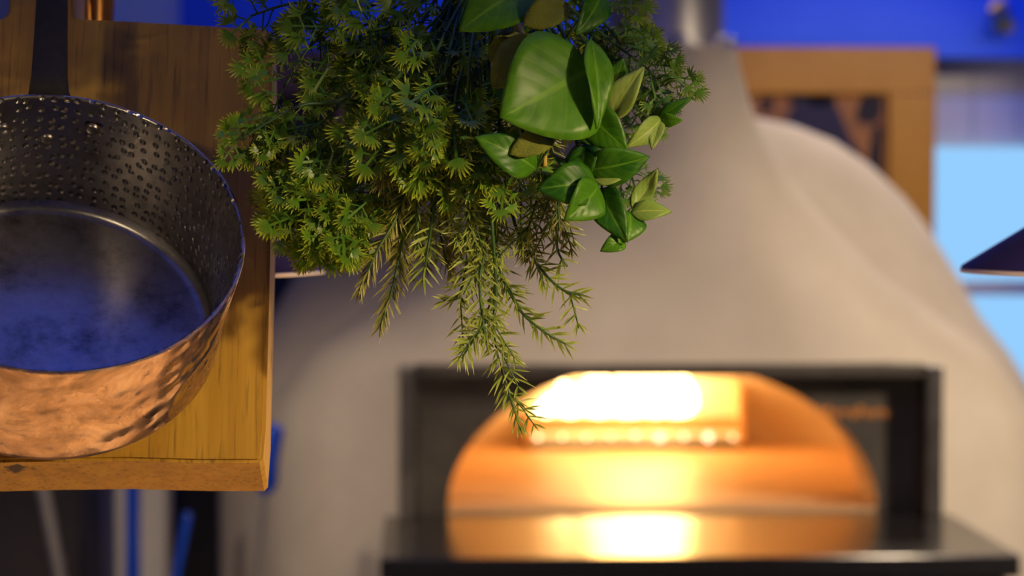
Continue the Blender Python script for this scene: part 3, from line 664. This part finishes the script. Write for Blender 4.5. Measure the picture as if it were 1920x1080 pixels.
def parsley(label, px, n, size, spread, start=0.35, pool=PL_, dspread=0.018, group='parsley sprigs in the hanging bunch'):
    pts = [TIE + Vector((rng.uniform(-.012, .012), rng.uniform(-.01, .01), 0))] + path3(px); path = smooth_path(pts, 22)
    root = empty('parsley_sprig', path[0], label, 'herb', group); extra = []; todo = []
    for i in range(n):
        t = start + (1 - start) * ((i + rng.random()*.6) / n); t = min(t, 1.0)
        k = min(int(t * 22), 21); p = path[k].lerp(path[k+1], t*22 - k); tan = (path[k+1] - path[k]).normalized()
        sgn = 1 if i % 2 else -1; sv = tan.cross(TOCAM).normalized() * sgn
        last = i >= n - 1
        off = (sv * rng.uniform(.2, 1) * spread * MM + TOCAM * rng.uniform(-1, 1) * dspread) * (0 if last else 1)
        b = p + off + tan * (rng.uniform(0, .5) * spread * MM); g = (tan * rng.uniform(.5, 1.1) + sv * (0.15 if last else rng.uniform(.3, 1.0)) + TOCAM * rng.uniform(-.35, .45) + Vector((0, 0, -.25))).normalized()
        nr = (TOCAM + Vector((rng.uniform(-.7, .7), 0, rng.uniform(-.3, .9)))).normalized(); s = size * 1.3 * MM * rng.uniform(.8, 1.2)
        if (b - p).length > .002: extra.append((p, b, .0005))
        todo.append(Matrix.Translation(b) @ orient(g, nr) @ Matrix.Scale(s, 4))
    link('stem', stem_mesh(path, .0011, .0006, extra), root, M['stem'])
    for mt in todo:
        o = link('leaflet', rng.choice(pool)); o.parent = root; o.matrix_parent_inverse = Matrix.Translation(-root.location); o.matrix_basis = mt
PS = [
 ('parsley sprig at the top left corner of the bunch over the blue background', [(700, 10, .0), (560, 5, .0), (470, 30, .0)], 15, 62, 42, .35),
 ('dark parsley sprig hanging over the upper right corner of the wooden board', [(720, 30, .01), (600, 70, .0), (535, 160, -.01)], 17, 62, 48, .35),
 ('parsley sprig between the board corner and the centre of the bunch', [(760, 30, .0), (680, 60, -.01), (600, 85, -.01)], 14, 66, 50, .3),
 ('long bare-stemmed parsley sprig reaching left across the board edge', [(740, 120, .0), (640, 186, -.02), (570, 196, -.03), (515, 222, -.035), (450, 262, -.04)], 7, 52, 20, .78),
 ('parsley sprig spreading over the board edge below the long bare stem', [(740, 160, .0), (640, 240, -.02), (580, 276, -.02), (530, 286, -.022)], 20, 62, 38, .42),
 ('parsley sprig with a fan-like leaf tip pointing left at the pan', [(730, 200, .0), (620, 310, -.02), (585, 342, -.01), (545, 358, -.012)], 19, 60, 30, .45),
 ('parsley sprig with yellow-green tips beside the pan rim', [(720, 240, .01), (610, 350, -.01), (590, 375, -.008), (552, 392, -.01)], 19, 62, 30, .45),
 ('lowest parsley sprig at the left, above the dark lamp shade', [(730, 260, .0), (640, 370, -.01), (600, 395, -.02), (570, 420, -.02)], 20, 62, 42, .5),
 ('parsley sprig ending just right of the lamp shade rim', [(750, 270, .0), (680, 380, -.01), (650, 400, -.015), (625, 425, -.02)], 18, 60, 40, .5),
 ('parsley sprig with pale curled leaves beside the rosemary sprigs', [(760, 260, .01), (715, 345, .0), (700, 385, -.01)], 13, 60, 36, .5),
 ('dark parsley sprig at the top centre left of the large basil leaves', [(830, 20, .01), (770, 80, .0), (720, 140, -.01)], 20, 66, 58, .2),
 ('dark parsley sprig hanging straight down in the middle of the bunch', [(860, 40, .0), (830, 120, -.01), (800, 190, -.02)], 20, 66, 60, .2),
 ('bright yellow-green parsley sprig in the centre of the bunch', [(850, 100, -.01), (800, 170, -.035), (760, 220, -.045), (730, 255, -.045)], 14, 70, 50, .5),
 ('bright parsley sprig with a round fan leaf beside the sage leaf', [(870, 90, -.01), (855, 170, -.035), (850, 240, -.045)], 13, 70, 46, .5),
 ('parsley sprig ending in a bright fringe above the needle sprigs', [(860, 140, .0), (850, 240, -.02), (840, 320, -.03)], 15, 66, 52, .5),
 ('parsley sprig under the left basil leaf with bright tips', [(890, 140, .0), (920, 260, -.02), (960, 325, -.03)], 13, 60, 40, .55),
 ('dark parsley sprig behind the bunch at the upper middle', [(830, 60, .03), (770, 170, .04), (730, 250, .04)], 20, 70, 55, .25),
 ('dark parsley sprig deep behind the bunch at the left middle', [(780, 120, .03), (700, 270, .03), (640, 330, .03)], 22, 70, 60, .35),
]
PS += [
 ('dark parsley sprig at the very top, behind the fuzzy sage leaves', [(925, -30, .04), (945, 50, .045), (950, 150, .045)], 20, 72, 60, .1),
 ('dark parsley sprig behind the largest basil leaf', [(1000, -30, .04), (1050, 60, .05), (1060, 190, .05)], 20, 72, 56, .1)]
for lab, px, n, sz, sp, st_ in PS: parsley(lab, px, n, sz, sp, st_)
parsley('pale feathery sprig at the upper right, reaching toward the oven neck', [(1050, 0, .03), (1150, 80, .02), (1215, 130, .01), (1250, 165, .01)], 22, 52, 30, .42, PP_)
parsley('dark feathery sprig behind the basil at the top right', [(1060, -20, .04), (1130, 40, .03), (1175, 100, .03)], 20, 55, 42, .35, PL_)
parsley('small pale feathery sprig drooping behind the upper basil tips', [(1080, 40, .04), (1190, 160, .03), (1205, 230, .02)], 10, 44, 22, .6, PP_)
parsley('small pale feathery tip hanging behind the lowest basil leaves', [(1080, 120, .05), (1160, 260, .05), (1190, 350, .05)], 6, 44, 20, .82, PP_)

# needle-leaved sprigs
def needles_on(bm, tips, path, length, step, per, ang, rr, flat=0.0, end_boost=1.0):
    acc = 0; nxt = step * .5; tot = sum((b - a).length for a, b in zip(path, path[1:])); run = 0
    for a, b in zip(path, path[1:]):
        L = (b - a).length; t = (b - a).normalized()
        while run + L >= nxt:
            p = a + t * (nxt - run); fr = nxt / tot
            u = t.cross(TOCAM).normalized(); v = t.cross(u).normalized(); ph = rr.uniform(0, 6.28)
            for k in range(per):
                th = ph + 2*math.pi*k/per + rr.uniform(-.3, .3)
                if flat and rr.random() < flat: th = (0 if k % 2 else math.pi) + rr.uniform(-.45, .45)
                rad = u * math.cos(th) + v * math.sin(th); an = R(ang + rr.uniform(-14, 14)) * (1 - .45 * max(0, fr - .7) / .3)
                d = (t * math.cos(an) + rad * math.sin(an)).normalized(); l = length * rr.uniform(.75, 1.15) * (1 - .35 * max(0, fr - .75) / .25)
                sd = d.cross(TOCAM + rad*.4).normalized() * (length * .048); bend = (t * rr.uniform(-.02, .22) + Vector((0, 0, -.05))) * l; nn = d.cross(sd).normalized() * length * .02
                q0 = p; q1 = p + d * l * .5 + bend * .3; q2 = p + d * l + bend
                vs = [bm.verts.new(q0 - sd*.5), bm.verts.new(q0 + sd*.5), bm.verts.new(q1 - sd), bm.verts.new(q1 + nn), bm.verts.new(q1 + sd), bm.verts.new(q2)]
                tips.extend([.1, .1, .3, .15, .3, 1.0])
                for f_ in ((0, 3, 2), (0, 1, 3), (1, 4, 3), (2, 3, 5), (3, 4, 5)): bm.faces.new([vs[i] for i in f_])
            nxt += step
        run += L
def needle_sprig(label, px, name='asparagus_fern_sprig', m='needle', length=44, step=13, per=4, ang=58, flat=.3, twigs=0, start=True, group='needle-leaved sprigs in the hanging bunch', bare=.3, thick=.0011):
    pts = ([TIE + Vector((rng.uniform(-.012, .012), rng.uniform(-.01, .012), 0)), P(px[0][0]*.6 + 890*.4, px[0][1]*.55 - 30, px[0][2])] if start else []) + path3(px)
    path = smooth_path(pts, 30); root = empty(name, path[0], label, 'herb', group); bm = bmesh.new(); tips = []
    k0 = int(30 * bare) if start else 0
    needles_on(bm, tips, path[k0:], length * MM, step * MM, per, ang, rng, flat); extra = []
    for i in range(twigs):
        k = rng.randint(max(k0, 6), 27); tan = (path[k+1] - path[k]).normalized(); sv = tan.cross(TOCAM).normalized() * rng.choice((-1, 1))
        L = rng.uniform(45, 95) * MM; d = (tan * .7 + sv * rng.uniform(.4, .9) + TOCAM * rng.uniform(-.4, .4) + Vector((0, 0, -.35))).normalized()
        tw = [path[k] + d * L * j / 5 + Vector((0, 0, -.0006 * j * j * .4)) for j in range(6)]
        needles_on(bm, tips, tw, length * MM * .85, step * MM * 1.05, per, ang, rng, flat); extra.append((path[k], tw[-1], .0005))
    link('stem', stem_mesh(path, thick, .0006, extra), root, M['stem'])
    o = link('needles', attr_mesh(bm, 'needles', tips), root, M[m]); o['kind'] = 'stuff'
NS = [
 ('longest needle-leaved sprig hanging lowest before the oven mouth', [(905, 300, -.01), (930, 400, -.015), (926, 560, -.02), (930, 650, -.02), (952, 730, -.02), (977, 806, -.02)], 4),
 ('needle-leaved side sprig curving right to a tip beside the plaster hood', [(960, 400, -.01), (1000, 485, -.015), (1050, 540, -.02), (1094, 554, -.02)], 1),
 ('needle-leaved sprig ending right of the longest sprig above the oven mouth', [(930, 470, -.01), (968, 570, -.015), (1008, 613, -.02), (1060, 645, -.02)], 1),
 ('short needle-leaved sprig left of the longest sprig tip', [(930, 560, -.025), (905, 610, -.03), (880, 648, -.03), (866, 672, -.03)], 1),
 ('needle-leaved sprig hooking left in the middle of the cluster', [(885, 380, -.01), (877, 477, -.02), (862, 550, -.02), (832, 564, -.02)], 1),
 ('thick stubby needle-leaved sprig between the rosemary and the longest sprig', [(815, 380, -.02), (804, 455, -.03), (793, 530, -.03)], 0),
 ('needle-leaved sprig hanging below the rounded basil leaf', [(1035, 360, -.0), (1043, 420, -.01), (1046, 470, -.01), (1064, 500, -.01)], 0),
 ('needle-leaved sprig with a pale tuft beside the longest sprig', [(915, 420, -.02), (900, 520, -.03), (905, 600, -.03), (915, 655, -.03)], 2),
]
for lab, px, tw in NS: needle_sprig(lab, px, twigs=tw, step=16 if tw else 19, bare=.45 if tw else .6)
needle_sprig('yellowish rosemary sprig furthest left, below the parsley', [(770, 330, -.01), (740, 413, -.015), (706, 472, -.02), (674, 545, -.02)], 'rosemary_sprig', 'rosemary', 40, 8, 3, 42, .6)
needle_sprig('yellowish rosemary sprig hanging second from the left', [(765, 380, -.005), (750, 472, -.015), (736, 540, -.02), (713, 612, -.02)], 'rosemary_sprig', 'rosemary', 42, 8, 3, 42, .6)
needle_sprig('olive rosemary sprig lying against the parsley centre', [(770, 230, -.02), (735, 290, -.03), (715, 340, -.03)], 'rosemary_sprig', 'rosemary', 46, 7, 3, 45, .6, bare=.5)
needle_sprig('olive rosemary sprig behind the middle of the needle cluster', [(830, 330, .01), (825, 430, .01), (845, 520, .01)], 'rosemary_sprig', 'rosemary', 40, 8, 3, 45, .5, bare=.4)
for i in range(15):
    x = 720 + 24 * i + rng.uniform(-12, 12); y1 = 455 + 45 * math.sin((x - 700) / 360 * 3.14) + rng.uniform(-35, 30); dz = rng.uniform(-.03, .03)
    if x > 1020: y1 = min(y1, 430)
    needle_sprig('needle-leaved sprig within the dense middle of the herb bunch', [(x*.8 + 178, 230, dz), (x + rng.uniform(-15, 15), 340, dz), (x + rng.uniform(-25, 25), y1, dz)], twigs=4, m=rng.choice(('needle', 'needle', 'rosemary')), length=38, step=14, bare=.45, group='needle-leaved sprigs filling the middle of the bunch')

# broad leaves
def broad_leaf(b, t, wpx, fold=25, curl=.15, turn=0, m='basil', shape='basil', wave=.022, parent=None, name='leaf'):
    """leaf between two 3D points; turn rotates its face about the midrib, away from the camera"""
    g = t - b; L = g.length; y = g.normalized(); z0 = (TOCAM - y * TOCAM.dot(y)).normalized(); q = Matrix.Rotation(R(turn), 3, y); z = q @ z0; x = y.cross(z)
    W = wpx * 1.08 * MM / 2 / max(.35, abs(math.cos(R(turn)))); nu, nv = 12, 4; bm = bmesh.new(); lay = bm.loops.layers.uv.new('UVMap'); rows = []
    for i in range(nu + 1):
        u = i / nu
        if shape == 'basil': wd = (math.sin(math.pi * u ** .74) ** .85) * 1.04 if 0 < u < 1 else 0
        else: wd = (math.sin(math.pi * u ** .95) ** .62) if 0 < u < 1 else 0
        wd = max(wd, .03 if i == 0 else .008); row = []
        for j in range(-nv, nv + 1):
            v = j / nv; s = wd * W * v; fz = abs(s) * math.tan(R(fold)) * (1 - .35*abs(v)) + math.sin(u*9 + v*2.2) * wave * L * abs(v)
            c = curl * L * (math.sin(math.pi * u) * .9 - u*u*.25)
            row.append((bm.verts.new(b + y * (L*u) + x * (s * math.cos(R(fold*.6))) + z * (c + fz - abs(v)*v*v*.0006)), u, v))
        rows.append(row)
    for r0, r1 in zip(rows, rows[1:]):
        for k in range(2*nv):
            f_ = bm.faces.new((r0[k][0], r0[k+1][0], r1[k+1][0], r1[k][0]))
            for lp, w_ in zip(f_.loops, (r0[k], r0[k+1], r1[k+1], r1[k])): lp[lay].uv = (w_[1], w_[2])
    me = mesh_from(bm, name, True, 'keep'); o = link(name, me, parent, M[m])
    so = o.modifiers.new('thickness', 'SOLIDIFY'); so.thickness = .00035; so.offset = 0
    return o
def leafy(name, label, stem_px, leaves, cat='herb', m_stem='stem', rad=.0014, shape='basil', start=True, extra=()):
    pts = ([TIE + Vector((rng.uniform(-.01, .01), 0, 0))] if start else []) + path3(stem_px); path = smooth_path(pts, 20)
    root = empty(name, path[0], label, cat, None)
    ex = [(P(*a), P(*b), r_) for a, b, r_ in extra]
    for bq, tq, wpx, kw in leaves:
        broad_leaf(P(*bq), P(*tq), wpx, parent=root, shape=shape, **kw)
        bb = P(*bq); near = min(path, key=lambda p_: (p_ - bb).length)
        if (near - bb).length > .001: ex.append((near, bb, rad*.6))
    link('stem', stem_mesh(path, rad, rad*.6, ex), root, M[m_stem])
D = dict
leafy('basil_sprig', 'basil sprig with the largest dark green leaf in the upper middle of the bunch', [(1010, 0, .0), (1070, 90, -.03), (1102, 170, -.045)], [
 ((1112, 128, -.05), (940, 220, -.075), 190, D(fold=8, curl=.05, turn=4, wave=.02)),
 ((1108, 72, -.055), (1122, 240, -.07), 46, D(fold=30, curl=.06, turn=-30, wave=.02)),
 ((1098, 205, -.04), (1175, 282, -.05), 66, D(fold=10, curl=.1, turn=15)),
 ((1130, -18, -.04), (1082, 64, -.06), 52, D(fold=20, curl=.1, turn=-20)),
 ((1000, -25, -.03), (862, 56, -.05), 105, D(fold=15, curl=.12, turn=20)),
 ((1005, 318, -.05), (893, 256, -.065), 66, D(fold=15, curl=.14, turn=15)),
 ((1095, 190, -.02), (1118, 285, -.03), 62, D(fold=12, curl=.1, turn=20)),
 ((960, 160, -.01), (905, 230, -.02), 80, D(fold=12, curl=.1, turn=20))], extra=[((1080, 130, -.04), (1005, 318, -.05), .0008)])
leafy('basil_sprig', 'lower basil sprig with bright leaves drooping at the right of the bunch', [(1030, 60, -.01), (1075, 240, -.03), (1103, 335, -.04), (1140, 345, -.045), (1178, 402, -.05)], [
 ((1102, 318, -.045), (1217, 295, -.055), 66, D(fold=18, curl=.12, turn=12)),
 ((1108, 336, -.045), (1196, 318, -.048), 40, D(fold=18, curl=.12, turn=-35, m='basilpale')),
 ((1118, 345, -.05), (1008, 354, -.06), 74, D(fold=20, curl=.18, turn=10)),
 ((1122, 348, -.05), (1062, 412, -.065), 70, D(fold=24, curl=.12, turn=-15)),
 ((1128, 352, -.045), (1174, 452, -.065), 58, D(fold=24, curl=.14, turn=20)),
 ((1180, 398, -.05), (1176, 452, -.06), 50, D(fold=22, curl=.12, turn=-25)),
 ((1182, 398, -.05), (1258, 396, -.055), 34, D(fold=25, curl=.1, turn=-20, m='basilpale')),
 ((1184, 392, -.05), (1233, 317, -.055), 34, D(fold=30, curl=-.22, turn=-15, m='basilpale')),
 ((1172, 450, -.055), (1127, 470, -.06), 32, D(fold=25, curl=.2, turn=15)),
 ((1098, 270, -.04), (1095, 345, -.05), 50, D(fold=20, curl=.08, turn=35)),
 ((1060, 300, -.02), (1020, 345, -.03), 60, D(fold=15, curl=.1, turn=15))])
leafy('basil_sprig', 'small pale basil sprig with three tips at the far right of the bunch', [(1060, 40, .02), (1150, 150, .0), (1195, 205, -.01), (1235, 226, -.01)], [
 ((1235, 222, -.01), (1297, 182, -.015), 22, D(fold=25, curl=.08, turn=-15)),
 ((1238, 226, -.012), (1222, 279, -.02), 26, D(fold=25, curl=.1, turn=20, m='basilpale')),
 ((1240, 222, -.012), (1176, 276, -.02), 38, D(fold=15, curl=.12, turn=-15, m='basilpale')),
 ((1238, 222, -.012), (1278, 226, -.02), 24, D(fold=25, curl=.1, turn=20)),
 ((1145, 222, -.02), (1206, 126, -.03), 50, D(fold=28, curl=.1, turn=-20, m='basilpale')),
 ((1140, 170, -.01), (1170, 110, -.02), 40, D(fold=20, curl=.1, turn=20))], rad=.0009)
leafy('sage_sprig', 'fuzzy olive sage sprig beside the largest basil leaf', [(960, 10, -.01), (1005, 60, -.03)], [
 ((1003, 66, -.045), (926, 164, -.06), 66, D(fold=10, curl=.12, turn=10, m='sage')),
 ((985, 70, -.03), (918, 110, -.04), 56, D(fold=10, curl=.12, turn=10, m='sage')),
 ((1066, 8, -.045), (982, 46, -.055), 54, D(fold=12, curl=.1, turn=15, m='sage')),
 ((1040, 250, -.05), (958, 288, -.065), 46, D(fold=15, curl=.15, turn=10, m='sage'))], shape='sage', extra=[((1005, 60, -.03), (1040, 250, -.04), .0008)])
leafy('sage_sprig', 'single olive sage leaf poking out over the wooden board edge', [(700, 120, .0), (600, 230, -.02), (530, 262, -.03)], [((540, 250, -.0), (466, 300, -.01), 46, D(fold=10, curl=.1, turn=15, m='sage')), ((530, 262, .0), (492, 322, -.005), 44, D(fold=10, curl=.1, turn=15, m='sage'))], shape='sage')
leafy('cut_stem', 'cut yellow stem end showing below the sage leaf', [(1000, 120, -.02), (1018, 220, -.04), (1022, 312, -.05)], [], m_stem='stempale', rad=.0022)
# tie and string
bm = bmesh.new()
for k in range(4):
    tube(bm, [TIE + Vector((.016*math.cos(a), .014*math.sin(a), .002 + k*.0035)) for a in [2*math.pi*j/16 for j in range(17)]], .0015, 6)
tube(bm, [TIE, TIE + Vector((0, .02, .05)), Vector((TIE.x, RY, RZ - .008))], .0015, 6)
tube(bm, [Vector((TIE.x, RY + .009*math.cos(a), RZ + .009*math.sin(a))) for a in [2*math.pi*j/12 for j in range(13)]], .0015, 6)
tag(link('twine', mesh_from(bm, 'twine', True), None, M['string']), 'jute twine tying the herb bunch to the rail', 'twine')
